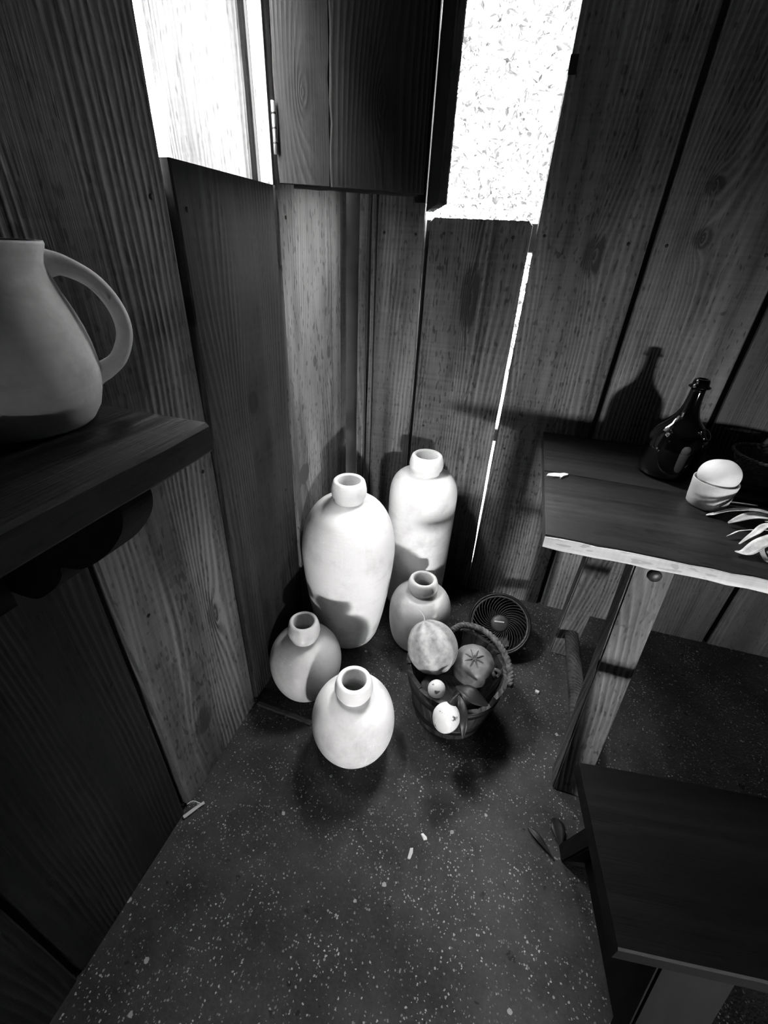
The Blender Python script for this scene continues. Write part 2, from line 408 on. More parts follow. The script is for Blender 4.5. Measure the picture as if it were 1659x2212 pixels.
# black jamb batten beside the right window with its keeper block
rboard(0.214, 0.2475, 1.366, 2.0, BLACK, y=-0.014, t=0.0135, name='jamb_strip')
rboard(0.2455, 0.259, 1.398, 1.44, BLACK, y=-0.002, t=0.014, name='keeper_block', seg=1)

# left wall: upright boards in the plane x = 0
wl = structure('wall_left', 'wall of wide upright weathered boards with raised grain')
def lboard(y0, y1, z0, z1, mat=WALL, x=0.0, t=T, name='board', nails=(), **kw):
    # width axis +y, outward normal -x: local -Y faces the room (+x)
    o = plank(name, wl, mat, (x - t / 2, (y0 + y1) / 2, z0), (x - t / 2, (y0 + y1) / 2, z1), (0, 1, 0), y1 - y0, t, **kw)
    for ny, nz in nails: nail(o, ny - (y0 + y1) / 2, nz - (z0 + z1) / 2, -t / 2)
    return o
lboard(-0.056, 0.0, 0, TOPZ, WALL_PALE, x=-0.004)
lboard(-0.436, -0.060, 0, TOPZ, WALL_POST, seg=16, nails=((-0.40, 1.30), (-0.10, 0.3)))
lboard(-0.774, -0.448, 0, 1.356, WALL_MID, nails=((-0.75, 1.29), (-0.50, 0.62)))
lboard(-1.103, -0.793, 0, TOPZ, WALL_KNOT, nails=((-1.05, 0.62), (-0.83, 0.83), (-0.83, 1.3)))
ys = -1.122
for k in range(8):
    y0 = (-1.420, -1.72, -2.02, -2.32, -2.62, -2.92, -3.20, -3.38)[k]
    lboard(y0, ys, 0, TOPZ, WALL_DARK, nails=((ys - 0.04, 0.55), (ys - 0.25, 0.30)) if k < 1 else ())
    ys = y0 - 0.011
lboard(-0.780, -0.448, 1.80, TOPZ)
for yb, zt in ((-0.442, 1.30), (-0.7865, 1.34), (-1.1085, TOPZ), (-1.4255, TOPZ), (-1.7255, TOPZ), (-2.0255, TOPZ), (-2.3255, TOPZ), (-2.6255, TOPZ), (-2.9255, TOPZ), (-3.2055, TOPZ), (-3.39, TOPZ), (-0.058, TOPZ)):
    lboard(yb - 0.03, yb + 0.03, 0, zt, DARKW, x=-0.028, t=0.02, name='batten')
for z0, z1 in ((1.24, 1.33), (0.60, 0.66), (0.02, 0.10), (2.06, 2.14)):
    plank('rail', wl, DARKW, (-0.073, -3.35, (z0 + z1) / 2), (-0.055, 0.05, (z0 + z1) / 2), (0, 0, 1), z1 - z0, 0.045)

# the two walls that close the room behind the camera
wb = structure('wall_back', 'boarded wall behind with a low hatch added for the lamp')  # hatch is added, its edges set to trim the lamp's light
box('panel', ROOF, wb, -0.03, 1.905, -3.44, -3.41, 0, TOPZ)
box('panel', ROOF, wb, 2.50, 3.30, -3.44, -3.41, 0, TOPZ)
box('panel', ROOF, wb, 1.905, 2.50, -3.44, -3.41, 0.553, TOPZ)
box('light_cut_block', ROOF, wb, 1.905, 1.938, -3.44, -3.41, 0.495, 0.553)  # unseen block added to keep the lamp off the jug
box('light_cut_board', ROOF, wb, 1.905, 2.50, -3.44, -3.41, 0, 0.318)  # unseen board added to cut lamp light on the near floor
wo = structure('wall_opposite', 'boarded wall closing the far side of the room')
box('panel', ROOF, wo, 3.305, 3.335, -3.44, 0.03, 0, TOPZ)

# windows
def hinge(parent, loc, L=0.085, r=0.0045):
    h = tube('hinge', STEEL, parent, [(0, 0, -L / 2), (0, 0, L / 2)], r, 10, loc)
    for k in (-1, 0, 1): tube('hinge_knuckle', BLACK, h, [(0, 0, k * L * 0.28 - 0.0015), (0, 0, k * L * 0.28 + 0.0015)], r * 1.12, 10)
    return h
w1 = structure('window_1', 'unglazed opening in the left wall beside the corner')
box('gap_shadow_strip', BLACK, w1, -0.037, -0.0315, -0.4480, -0.4375, 1.357, 1.99)  # black strip stands in for the shadow line of the hinge gap
box('jamb', WALL, w1, -0.031, -0.001, -0.4475, -0.4375, 1.357, 1.99)
w2 = structure('window_2', 'unglazed opening in the right wall above a short board')
box('jamb', BLACK, w2, 0.2460, 0.2580, 0.028, 0.05, 1.445, 1.99)

# shutter of the left window, folded inward across the corner
sh = thing('window_shutter', 'dark split plank shutter swung indoors across the corner', 'shutter', (0.008, -0.4335, 1.361), math.atan2(0.138, 0.294))
plank('board', sh, SHUT, (0.056, 0, 0), (0.056, 0, 0.64), (1, 0, 0), 0.112, 0.022, seg=18, jit=0.0022)
plank('board', sh, SHUT, (0.218, -0.004, -0.001), (0.218, -0.004, 0.64), (1, 0, 0), 0.212, 0.022, seg=18, jit=0.002)
plank('cleat', sh, BLACK, (0.03, 0.022, 0.02), (0.315, 0.022, 0.02), (0, 0, 1), 0.05, 0.02)
hinge(sh, (-0.003, -0.0165, 0.09))
# outer shutter of the left window, swung outward, sunlit
s2 = thing('window_shutter', 'sunlit pale plank shutter swung outdoors at the left window', 'shutter', (-0.041, -0.449, 1.345), math.atan2(0.335, -0.942))
plank('board', s2, WALL_MID, (0.148, 0, 0), (0.148, 0, 0.66), (1, 0, 0), 0.290, 0.022, seg=12)
plank('board', s2, WALL_MID, (0.308, 0, 0), (0.308, 0, 0.66), (1, 0, 0), 0.024, 0.022)
# shutter of the right window, swung indoors and seen almost edge on
s3 = thing('window_shutter', 'narrow dark shutter swung indoors seen edge on at the right window', 'shutter', (0.2580, -0.012, 1.345), math.atan2(-0.268, 0.090))
plank('board', s3, WALL_MID, (0.140, 0, 0), (0.140, 0, 0.66), (1, 0, 0), 0.280, 0.020)

# ------------------------------------------------------------------ outdoors
gr = box('ground', GROUND, None, -14, 16, -12, 20, -0.25, -0.10); gr['kind'] = 'structure'; gr['label'] = 'pale sunlit ground outside'
rnd = random.Random(3)
def foliage(n, place, l0, l1, mat, name, label):
    bm = bmesh.new()
    for _ in range(n):
        c, k = place()
        q = Matrix.Rotation(rnd.uniform(0, 6.28), 3, 'Z') @ Matrix.Rotation(rnd.uniform(-1.1, 1.1), 3, 'X') @ Matrix.Rotation(rnd.uniform(0, 6.28), 3, 'Y')
        L = rnd.uniform(l0, l1) * k; Wd = L * rnd.uniform(0.18, 0.27)
        bm.faces.new([bm.verts.new(Vector(c) + q @ Vector(p)) for p in ((-L / 2, 0, 0), (0, -Wd, 0.01), (L / 2, 0, 0), (0, Wd, 0.01))])
    me = bpy.data.meshes.new(name); bm.to_mesh(me); bm.free()
    return tag(link(name, me, mat), label, 'hedge', kind='stuff')
def right_leaf():
    z = rnd.uniform(-0.1, 5.0)
    return (rnd.uniform(-3.5, 3.5), 4.4 + rnd.random() ** 1.5 * 1.2, z), (1.0 if z < 4.5 else 1.8)
foliage(30000, right_leaf, 0.07, 0.16, LEAFM, 'hedge', 'tall sunlit leafy hedge seen outside through the right window')
foliage(11000, lambda: ((-3.9 + rnd.random() * 1.1, rnd.uniform(-7, 1.6), rnd.uniform(-0.1, 5.6)), 1.0), 0.25, 0.5, LEAFM2, 'hedge', 'unseen darker hedge added outside the left window to block sky')  # added out of view to block low sky at the left window

# ------------------------------------------------------------------ stoneware jars
def jar_profile(rb, rm, zm, zs, rn, rbd, h, p1, p2):
    out = []
    for i in range(17):
        u = i / 16; s_ = 1 - u
        out.append((rb + (rm - rb) * (1 - s_ ** p1) ** (1 / p1), zm * u))
    for i in range(1, 19):
        u = i / 18
        out.append((rn + (rm - rn) * max(1 - u ** p2, 0) ** (1 / p2), zm + (zs - zm) * u))
    hn = h - zs
    neck = [(rn, zs), (rn * 1.01, zs + hn * .10), (rbd * .95, zs + hn * .24), (rbd, zs + hn * .42), (rbd * .99, zs + hn * .58), (rbd * .94, zs + hn * .78), (rbd * .88, zs + hn * .93), (rbd * .79, h), (rbd * .68, h - hn * .03)]
    return out, neck
def jar(name, label, x, y, q, mat, group=None, z=0.0):
    t = thing(name, label, 'jar', (x, y, z), random.uniform(0, 6), group)
    body, neck = jar_profile(*q); rb, rm, zm, zs, rn, rbd, h = q[:7]; hn = h - zs
    b0 = [(0, 0.004), (rb * 0.86, 0.004), (rb * 0.9, 0.0)] + body[1:] if False else [(0, 0.003), (rb * 0.85, 0.003), (rb * 0.92, 0.0), (rb, 0.004)] + body[1:]
    tk = 0.008
    inner = [(max(rn - tk, 0.02), zs - 0.004)] + [(max(r - tk, 0.02), max(z_ - 0.004, 0.012)) for r, z_ in body[::-1][3::3]] + [(0, 0.012)]
    link('body', lathe_mesh(b0 + inner, 72), mat, t)
    ri = rbd * .63
    link('neck', lathe_mesh(neck + [(ri, h - hn * .08), (ri, zs + hn * .4), (max(rn - tk, ri * .9), zs - 0.003), (rn, zs - 0.003), neck[0]], 64), mat, t)
    return t
jar('stoneware_jar', 'tall pale barrel-bellied stoneware jar standing by the left wall', 0.1632, -0.3986, (.1028, .1555, .372, .568, .0465, .0555, .6394, 1.35, 2.15), JAR)
jar('stoneware_jar', 'tall pale straight-sided stoneware jar standing by the right wall', 0.349, -0.1265, (.112, .1235, .470, .576, .0500, .0600, .645, 1.7, 2.6), JAR)
jar('stoneware_jar', 'small pale round jar standing clear of the walls', 0.3392, -0.8112, (.0573, .1157, .108, .2275, .0420, .0510, .2857, 1.78, 2.2), JAR)
jar('stoneware_jar', 'small grey round jar against the left wall boards', 0.1245, -0.6702, (.0611, .1124, .1206, .2190, .0400, .0485, .2872, 1.87, 2.0), JAR_GREY)
jar('stoneware_jar', 'small grey round jar between the tall jars and the bucket', 0.422, -0.3530, (.072, .1100, .140, .2320, .0430, .0525, .2880, 2.05, 2.3), JAR_GREY)

# ------------------------------------------------------------------ shelf with jug
SZ = 1.07
sf = thing('wall_shelf', 'dark thick plank shelf on a scrolled bracket at the left wall', 'shelf', (0, -1.112, SZ))
plank('shelf_board', sf, SHELFW, (0.134, 0, -0.018), (0.134, -1.1, -0.018), (1, 0, 0), 0.268, 0.036, ch=0.004, seg=14, jit=0.002)
# scrolled bracket profile in x/z, plate 40 mm thick in y
ctrl = [(0.250, 1.033), (0.251, 1.015), (0.240, 0.990), (0.208, 0.955), (0.166, 0.926), (0.134, 0.919), (0.128, 0.905), (0.112, 0.885), (0.090, 0.866), (0.062, 0.848), (0.028, 0.846), (0.0, 0.85)]
sm = [p for p in spline([(a, 0, b) for a, b in ctrl], 44)]
bm = bmesh.new(); A = []; B = []
for p in [Vector((0.0, 0, 1.033))] + sm:
    A.append(bm.verts.new((p.x + 0.001, -0.088, p.z - SZ))); B.append(bm.verts.new((p.x + 0.001, -0.128, p.z - SZ)))
n = len(A)
for k in range(n): bm.faces.new((A[k], A[(k + 1) % n], B[(k + 1) % n], B[k]))
bm.faces.new(A); bm.faces.new(B[::-1])
link('bracket', mesh('bracket', bm), BENCHW, sf)
plank('cleat', sf, BENCHW, (0.012, -0.13, -0.143), (0.012, -1.08, -0.143), (0, 0, 1), 0.21, 0.022)

jg = thing('jug', 'unglazed earthenware jug with loop handle on the wall shelf', 'jug', (0.0955, -1.192, SZ))
jp = [(0, 0.003), (0.056, 0.003), (0.061, 0.0), (0.0665, 0.004), (0.0745, 0.016), (0.0795, 0.032), (0.0825, 0.048), (0.0830, 0.062), (0.0815, 0.078), (0.0785, 0.094), (0.0740, 0.110), (0.0680, 0.126), (0.0630, 0.142), (0.0622, 0.152), (0.0635, 0.160), (0.0660, 0.168), (0.0655, 0.1705), (0.063, 0.170), (0.0575, 0.152), (0.062, 0.126), (0.072, 0.100), (0.076, 0.06), (0.066, 0.018), (0, 0.010)]
link('body', lathe_mesh(jp, 72), JUGM, jg)
# handle side: perpendicular to the view, on the corner side
hd = Vector((0.62, 0.785, 0)).normalized()
hc = [hd * 0.0600 + Vector((0, 0, 0.152)), hd * 0.076 + Vector((0, 0, 0.150)), hd * 0.098 + Vector((0, 0, 0.136)), hd * 0.112 + Vector((0, 0, 0.112)), hd * 0.1145 + Vector((0, 0, 0.086)), hd * 0.104 + Vector((0, 0, 0.062)), hd * 0.089 + Vector((0, 0, 0.050)), hd * 0.0760 + Vector((0, 0, 0.046))]
tube('handle', JUGM, jg, spline(hc, 40), lambda u: 0.0082 + 0.006 * (abs(u - 0.5) * 2) ** 4, 14)

# ------------------------------------------------------------------ table
TZ = 0.745
tb = thing('table', 'long plank table with worn white front edge along the right wall', 'table', (0.715, -0.675, 0))
for y0, y1 in ((0.004, 0.3395), (0.3405, 0.670)):
    plank('plank', tb, TABLEW, (0, (y0 + y1) / 2, TZ - 0.014), (2.1, (y0 + y1) / 2, TZ - 0.014), (0, 1, 0), y1 - y0, 0.028, seg=12, jit=0.0008)
plank('front_edge', tb, EDGEW, (0, 0.0015, TZ - 0.0155), (2.1, 0.0015, TZ - 0.0155), (0, 0, 1), 0.027, 0.005, ch=0.0008, seg=60, jit=0.0016)
def leg(parent, mat, x0, x1, ft, fb, d, ztop, zbot=0.0):
    """splayed leg: front face y at top ft and at bottom fb, depth d"""
    bm = bmesh.new(); c = Vector(((x0 + x1) / 2, (ft + fb) / 2, ztop / 2)); vs_ = []
    for z, f in ((zbot, fb), (ztop, ft)):
        for yy in (f, f + d):
            for xx in (x0, x1): vs_.append(bm.verts.new(Vector((xx, yy, z)) - c))
    for q in ((0, 2, 3, 1), (4, 5, 7, 6), (0, 1, 5, 4), (2, 6, 7, 3), (0, 4, 6, 2), (1, 3, 7, 5)): bm.faces.new([vs_[k] for k in q])
    bmesh.ops.bevel(bm, geom=bm.edges[:], offset=0.004, segments=2, affect='EDGES')
    return link('leg', mesh('leg', bm), mat, parent, c)
for dx in (0.0, 1.50):
    lg = leg(tb, LEGW, 0.190 + dx, 0.268 + dx, 0.022, -0.083, 0.055, TZ - 0.029)
    pg = lathe_mesh([(0, 0.004), (0.011, 0.003), (0.0135, 0.0), (0.0135, -0.02), (0, -0.02)], 20)
    link('peg', pg, TABLEW, lg, (0.004, 0.045, 0.333), (math.radians(90 - 8.3), 0, 0))
    leg(tb, LEGW, 0.190 + dx, 0.268 + dx, 0.352, 0.418, 0.05, TZ - 0.029)
    tube('stretcher', LEGW, tb, [(0.237 + dx, -0.01, 0.12), (0.237 + dx, 0.42, 0.12)], 0.023, 14)
    plank('apron', tb, TABLEW, (0.229 + dx, 0.06, TZ - 0.062), (0.229 + dx, 0.37, TZ - 0.062), (0, 0, 1), 0.06, 0.03)

# ------------------------------------------------------------------ bench
bz = 0.45; ba = math.radians(7.6)
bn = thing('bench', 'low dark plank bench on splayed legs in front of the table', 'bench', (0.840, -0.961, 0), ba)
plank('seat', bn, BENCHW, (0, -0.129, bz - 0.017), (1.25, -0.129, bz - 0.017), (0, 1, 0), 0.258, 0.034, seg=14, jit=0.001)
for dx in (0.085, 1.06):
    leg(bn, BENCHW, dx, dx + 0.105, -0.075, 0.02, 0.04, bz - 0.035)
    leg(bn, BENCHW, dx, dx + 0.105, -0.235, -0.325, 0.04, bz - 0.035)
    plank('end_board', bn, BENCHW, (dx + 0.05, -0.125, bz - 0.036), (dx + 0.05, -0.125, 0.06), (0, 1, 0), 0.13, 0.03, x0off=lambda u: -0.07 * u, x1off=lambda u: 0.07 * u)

# ------------------------------------------------------------------ things on the table
bt = thing('bottle', 'squat black glass onion bottle with a seal on the table', 'bottle', (1.040, -0.212, TZ))
bp = [(0, 0.012), (0.04, 0.006), (0.056, 0.0), (0.0645, 0.003), (0.0695, 0.0105), (0.0708, 0.0265), (0.0712, 0.0526), (0.0722, 0.078), (0.0715, 0.095), (0.0685, 0.112), (0.0620, 0.1275), (0.0530, 0.139), (0.0430, 0.149), (0.0340, 0.159), (0.0275, 0.169), (0.0230, 0.181), (0.0195, 0.196), (0.0176, 0.212), (0.0168, 0.2300), (0.0168, 0.2380), (0.0245, 0.2405), (0.0255, 0.2435), (0.0195, 0.2475), (0.0185, 0.2560), (0.0165, 0.2610), (0.012, 0.2625), (0.011, 0.250), (0.011, 0.18), (0, 0.178)]
link('body', lathe_mesh(bp, 64), GLASS, bt)
sd = (Vector((0.59, -1.50, 0)) - Vector((1.04, -0.212, 0))).normalized(); sd = Matrix.Rotation(math.radians(62), 3, 'Z') @ sd
seal = lathe_mesh([(0, 0.004), (0.010, 0.004), (0.013, 0.0065), (0.0165, 0.006), (0.018, 0.0), (0, -0.004)], 24)
link('seal', seal, GLASS, bt, mw=frame(sd * 0.059 + Vector((0, 0, 0.133)), sd * 0.78 + Vector((0, 0, 0.62)), (0, 0, 1)))

cp = thing('cup', 'pale straight-sided ceramic cup holding a round pale ball', 'cup', (1.098, -0.378, TZ))
link('body', lathe_mesh([(0, 0.003), (0.036, 0.003), (0.0395, 0.0), (0.0425, 0.004), (0.0445, 0.02), (0.0468, 0.05), (0.0482, 0.066), (0.0478, 0.068), (0.0455, 0.067), (0.044, 0.05), (0.040, 0.010), (0, 0.008)], 56), JAR_GREY, cp)
bl = link('beeswax_ball', blob_mesh(0.0435, 0.0435, 0.037, f=lambda t, z: 1 + 0.03 * math.sin(2 * t + 1) + 0.02 * z), WAX, None, (1.098, -0.378, TZ + 0.0805))
tag(bl, 'smooth pale flattened ball sitting in the ceramic cup', 'ball')

# woven basket
bk = thing('woven_basket', 'small dark woven splint basket on the table behind the cup', 'basket', (1.297, -0.158, TZ))
def brad(u): return 0.056 + 0.034 * u
def weave(n, sgn):
    bm = bmesh.new()
    for k in range(n):
        a0 = 2 * math.pi * k / n; pts = []
        for i in range(15):
            u = i / 14; a = a0 + sgn * u * 0.95
            r = brad(u) + (0.0016 if (int(u * 7 + k) % 2) else -0.0006) * sgn
            pts.append(((math.cos(a), math.sin(a)), r, u * 0.072, a))
        rows = []
        for (c_, s_), r, z, a in pts:
            wv = 0.0048
            rows.append([bm.verts.new((math.cos(a + q * wv / r) * rr, math.sin(a + q * wv / r) * rr, z)) for q, rr in ((-1, r), (1, r), (1, r - 0.0012), (-1, r - 0.0012))])
        for A_, B_ in zip(rows, rows[1:]):
            for j in range(4): bm.faces.new((A_[j], A_[(j + 1) % 4], B_[(j + 1) % 4], B_[j]))
    return mesh('weave', bm)
SPLINT = plain('basket_splint', 0.10, 0.7, 0.2, 0.5, 40)
for sgn in (1, -1):
    o = link('splint_weave', weave(36, sgn), SPLINT, bk); o['kind'] = 'stuff'
link('base', lathe_mesh([(0, 0.0), (0.056, 0.0), (0.058, 0.003), (0.054, 0.005), (0, 0.005)], 36), SPLINT, bk)
bm = bmesh.new()
for ph in (0, math.pi):
    tube_bm(bm, [(math.cos(a) * (0.0905 + 0.0025 * math.cos(26 * a + ph)), math.sin(a) * (0.0905 + 0.0025 * math.cos(26 * a + ph)), 0.073 + 0.0025 * math.sin(26 * a + ph)) for a in (2 * math.pi * k / 180 for k in range(181))], 0.0026, 6, False)
link('rim', mesh('rim', bm, True), SPLINT, bk)

tr = thing('trencher', 'dark flat wooden board lying behind the cup', 'board', (1.29, -0.300, TZ))
plank('slab', tr, BENCHW, (-0.12, 0, 0.008), (0.16, 0.0, 0.008), (0, 1, 0), 0.075, 0.014)
for k, (a, b) in enumerate((((1.195, -0.252, TZ + 0.0035), (1.262, -0.249, TZ + 0.0035)), ((1.150, -0.352, TZ + 0.0035), (1.222, -0.345, TZ + 0.0035)))):
    o = tube('straw', STRAW, None, spline([a, tuple((Vector(a) + Vector(b)) / 2 + Vector((0, 0.002, 0))), b], 8), 0.0028, 6)  # pale strips stand in for highlights along the dark slab's edges
    tag(o, ('pale strip drawn for the lit board edge by the basket', 'pale strip drawn for the lit board edge by the cup')[k], 'straw')

def husk_leaf(parent, ctrl, wd, curl=0.12, twist=0.0, side=(0, 0, 1)):
    return link('husk_leaf', ribbon_mesh(ctrl, lambda u: max(0.0012, wd * math.sin(math.pi * min(1, (u * 0.86 + 0.10))) ** 0.8), 22, 0.0005, side, curl, twist), HUSK, parent)
CORN = plain('corn_kernels', 0.05, 0.4, 0.4, 0.5, 120)
def corn(label, loc, rz, leaves):
    t = thing('corn_ear', label, 'corn', loc, rz, None)
    rows = lathe_mesh([(0, -0.10), (0.012, -0.098), (0.018, -0.085), (0.022, -0.05), (0.023, 0.0), (0.021, 0.05), (0.014, 0.085), (0, 0.10)], 24, True, lambda a, z: 1 + 0.05 * math.cos(12 * a) + 0.02 * math.cos(z * 900))
    link('cob', rows, CORN, t, (0.115, 0, 0.024), (0, math.pi / 2, 0))
    for l in leaves: husk_leaf(t, *l)
    return t
corn('dry corn husk fanned open on the table beside the cup', (1.205, -0.470, TZ), 0.05, [
    ([(0.02, 0.0, 0.030), (-0.03, 0.016, 0.040), (-0.075, 0.030, 0.026), (-0.105, 0.036, 0.006), (-0.122, 0.030, 0.003)], 0.020, 0.10, 0.3),
    ([(0.03, 0.0, 0.032), (-0.02, 0.002, 0.034), (-0.055, 0.006, 0.026), (-0.090, -0.002, 0.008)], 0.024, 0.16, -0.3),
    ([(0.04, -0.006, 0.030), (0.0, -0.012, 0.036), (-0.03, -0.012, 0.030)], 0.034, 0.10, 0.1)])
corn('dry corn husk with torn ribbons near the table front edge', (1.190, -0.548, TZ), 0.12, [
    ([(0.04, 0.02, 0.034), (-0.02, 0.030, 0.040), (-0.055, 0.008, 0.026), (-0.085, -0.010, 0.008)], 0.016, 0.14, 0.5),
    ([(0.04, 0.01, 0.026), (0.0, 0.004, 0.032), (-0.05, -0.018, 0.022), (-0.085, -0.040, 0.006), (-0.108, -0.044, 0.008)], 0.028, 0.12, 0.2),
    ([(0.03, 0.0, 0.020), (-0.02, 0.012, 0.036), (-0.06, 0.034, 0.018), (-0.095, 0.020, 0.006)], 0.010, 0.10, 0.8),
    ([(0.03, -0.02, 0.020), (-0.01, -0.028, 0.024), (-0.045, -0.034, 0.010)], 0.022, 0.14, -0.4),
    ([(0.04, -0.045, 0.014), (0.01, -0.050, 0.018), (-0.02, -0.058, 0.006)], 0.010, 0.1, 0.5),
    ([(-0.045, -0.012, 0.024), (-0.055, -0.032, 0.012), (-0.052, -0.052, 0.003), (-0.044, -0.062, 0.002)], 0.010, 0.10, 0.3)])

def flake(name, label, cat, loc, pts, mat, h=0.003, group=None):
    bm = bmesh.new(); top = []; bot = []
    for x, y in pts:
        bot.append(bm.verts.new((x, y, 0))); top.append(bm.verts.new((x * 0.94, y * 0.94, h * random.uniform(0.7, 1.6))))
    n = len(pts); c = bm.verts.new((0, 0, h * 1.5))
    for k in range(n):
        bm.faces.new((bot[k], bot[(k + 1) % n], top[(k + 1) % n], top[k])); bm.faces.new((top[k], top[(k + 1) % n], c))
    bm.faces.new(bot[::-1])
    return tag(link(name, mesh(name, bm), mat, None, loc), label, cat, group)
flake('bark_flake', 'pale chip lying on the bare end of the table', 'chip', (0.750, -0.354, TZ), [(-0.030, -0.018), (-0.012, -0.019), (0.004, -0.012), (0.008, -0.018), (0.014, -0.008), (0.026, 0.006), (0.030, 0.018), (0.018, 0.022), (0.006, 0.014), (-0.010, 0.006), (-0.028, -0.006)], CHIP, 0.004)

# ------------------------------------------------------------------ bucket and produce
BX, BY = 0.588, -0.600
bu = thing('bucket', 'dark wooden stave bucket with rope handle holding gourds', 'bucket', (BX, BY, 0))
NS = 20; HB = 0.20
def stave_mesh(hh):
    bm = bmesh.new(); da = 2 * math.pi / NS * 0.485; rows = []
    for z in (0.0, hh * 0.5, hh):
        r = 0.112 + 0.038 * z / HB; row = []
        for q in (-1, -0.33, 0.33, 1): row.append(bm.verts.new((math.cos(q * da) * r, math.sin(q * da) * r, z)))
        for q in (1, -1): row.append(bm.verts.new((math.cos(q * da) * (r - 0.012), math.sin(q * da) * (r - 0.012), z)))
        rows.append(row)
    for a, b in zip(rows, rows[1:]):
        for k in range(6): bm.faces.new((a[k], a[(k + 1) % 6], b[(k + 1) % 6], b[k]))
    bm.faces.new(rows[0][::-1]); bm.faces.new(rows[-1])
    return mesh('stave', bm)
for k in range(NS):
    a = 2 * math.pi * (k + 0.5) / NS; deg = math.degrees(a)
    hh = HB + random.uniform(-0.004, 0.004)
    if 268 < deg < 318: hh -= 0.028
    if 318 < deg < 355: hh += 0.004
    link('stave', stave_mesh(hh), STAVE, bu, rot=(0, 0, a))
link('bottom', lathe_mesh([(0, 0.012), (0.103, 0.012), (0.103, 0.022), (0, 0.022)], 40), STAVE, bu)
for z in (0.035, 0.138):
    r = 0.112 + 0.038 * z / HB
    link('hoop', lathe_mesh([(r - 0.001, z), (r + 0.003, z), (r + 0.006, z + 0.024), (r + 0.002, z + 0.024), (r - 0.001, z)], 60), BLACK, bu)
# twisted rope handle lying round the back of the rim
path = spline([(-0.035, 0.128, 0.205), (-0.005, 0.142, 0.222), (0.045, 0.142, 0.226), (0.095, 0.116, 0.224), (0.132, 0.068, 0.220), (0.152, 0.020, 0.212), (0.157, -0.022, 0.196)], 90)
rp = bmesh.new()
for s_ in range(3):
    pts = []
    for i, p in enumerate(path):
        t = (path[min(i + 1, 90)] - path[max(i - 1, 0)]).normalized(); u = t.cross(Vector((0, 0, 1))).normalized(); v = t.cross(u)
        a = i * 0.62 + s_ * 2.094; pts.append(p + (u * math.cos(a) + v * math.sin(a)) * 0.0045)
    tube_bm(rp, pts, 0.0062, 7)
rope = link('rope_handle', mesh('rope', rp, True), ROPE, bu)
bm = bmesh.new()
for k, (cx_, r) in enumerate(((0.0, 0.015), (0.012, 0.012))):
    tube_bm(bm, [(math.cos(a) * r, math.sin(a) * r * 0.8, cx_ + math.sin(2 * a) * 0.004) for a in (2 * math.pi * j / 24 for j in range(25))], 0.0062, 7, False)
link('rope_knot', mesh('knot', bm, True), ROPE, bu, (0.108, 0.012, 0.190), (0.6, 0.5, 0.2))

def rib(n, amp, ph=0.0): return lambda t, z: 1 + amp * math.cos(n * t + ph) * (1 - z * z) ** 0.5
MELON = NT('mottled_melon_skin', 0.5, 0.3)
v_ = MELON.coords((1, 1, 1), rand=False); sp_ = MELON.n('ShaderNodeSeparateXYZ'); MELON.l(v_, sp_.inputs[0])
ang = MELON.math('ARCTAN2', sp_.outputs[1], sp_.outputs[0])
st_ = MELON.math('MULTIPLY_ADD', MELON.math('SINE', MELON.math('MULTIPLY_ADD', MELON.noise(v_, 14.0, 3.0), 2.5, MELON.math('MULTIPLY', ang, 7.0))), 0.20, 0.55)
mot = MELON.noise(v_, 60.0, 4.0)
MELON.l(MELON.color(MELON.math('MULTIPLY_ADD', MELON.math('SUBTRACT', mot, 0.5), 1.3, st_, True), 0.10, 0.46), MELON.b.inputs['Base Color'])
MELON.bump(mot, 0.25, 0.003); MELON = MELON.m
PUMP = plain('brown_pumpkin_skin', 0.13, 0.42, 0.4, 0.55, 22, 0.3)
DARKF = plain('dark_fruit_skin', 0.035, 0.3, 0.45, 0.3)

def produce(name, label, cat, loc, me, mat, axis=(0, 0, 1), group=None):
    t = thing(name, label, cat, (0, 0, 0)); t.matrix_world = frame(loc, axis, (1, 0.2, 0.1))
    link('flesh', me, mat, t); return t
mel = produce('melon', 'large mottled striped melon on top of the bucket', 'melon', (0.5085, -0.6085, 0.254), blob_mesh(0.073, 0.073, 0.079, f=rib(7, 0.025)), MELON, (-0.45, 0.35, 0.75))
tube('stem', STRAW, mel, spline([(0, 0, 0.077), (0.004, 0.006, 0.088), (0.0, 0.016, 0.100), (-0.008, 0.018, 0.112)], 14), lambda u: 0.0018 - 0.001 * u, 6)
pum = produce('pumpkin', 'brown wrinkled pumpkin beside the melon in the bucket', 'pumpkin', (0.636, -0.5785, 0.188), blob_mesh(0.064, 0.064, 0.060, f=lambda t, z: (1 + 0.010 * math.cos(12 * t) * (1 - z * z) ** 0.5) * (1 - 0.16 * max(0, z - 0.75) / 0.25)), PUMP, (-0.05, -0.25, 0.9))
bm = bmesh.new()
for k in range(8):
    a = 2 * math.pi * k / 8 + 0.3
    tube_bm(bm, [(math.cos(a) * r, math.sin(a) * r, z) for r, z in ((0.003, 0.049), (0.012, 0.0525), (0.022, 0.0515 ), (0.032, 0.046))], lambda u: 0.0032 * (1 - u) + 0.0006, 6)
link('stalk_scar', mesh('scar', bm, True), ROPE, pum)
produce('gourd', 'small dark round gourd under the melon in the bucket', 'gourd', (0.531, -0.667, 0.158), blob_mesh(0.034, 0.034, 0.030), PUMP, (0.1, 0, 1))
produce('apple', 'dark glossy apple low inside the bucket', 'apple', (0.624, -0.668, 0.140), blob_mesh(0.030, 0.030, 0.028, f=lambda t, z: 1 - 0.12 * max(0, abs(z) - 0.8) / 0.2), DARKF)
ROTW = NT('blotched_white_skin', 0.45, 0.3)
v_ = ROTW.coords((1, 1, 1)); sp_ = ROTW.n('ShaderNodeSeparateXYZ'); ROTW.l(v_, sp_.inputs[0])
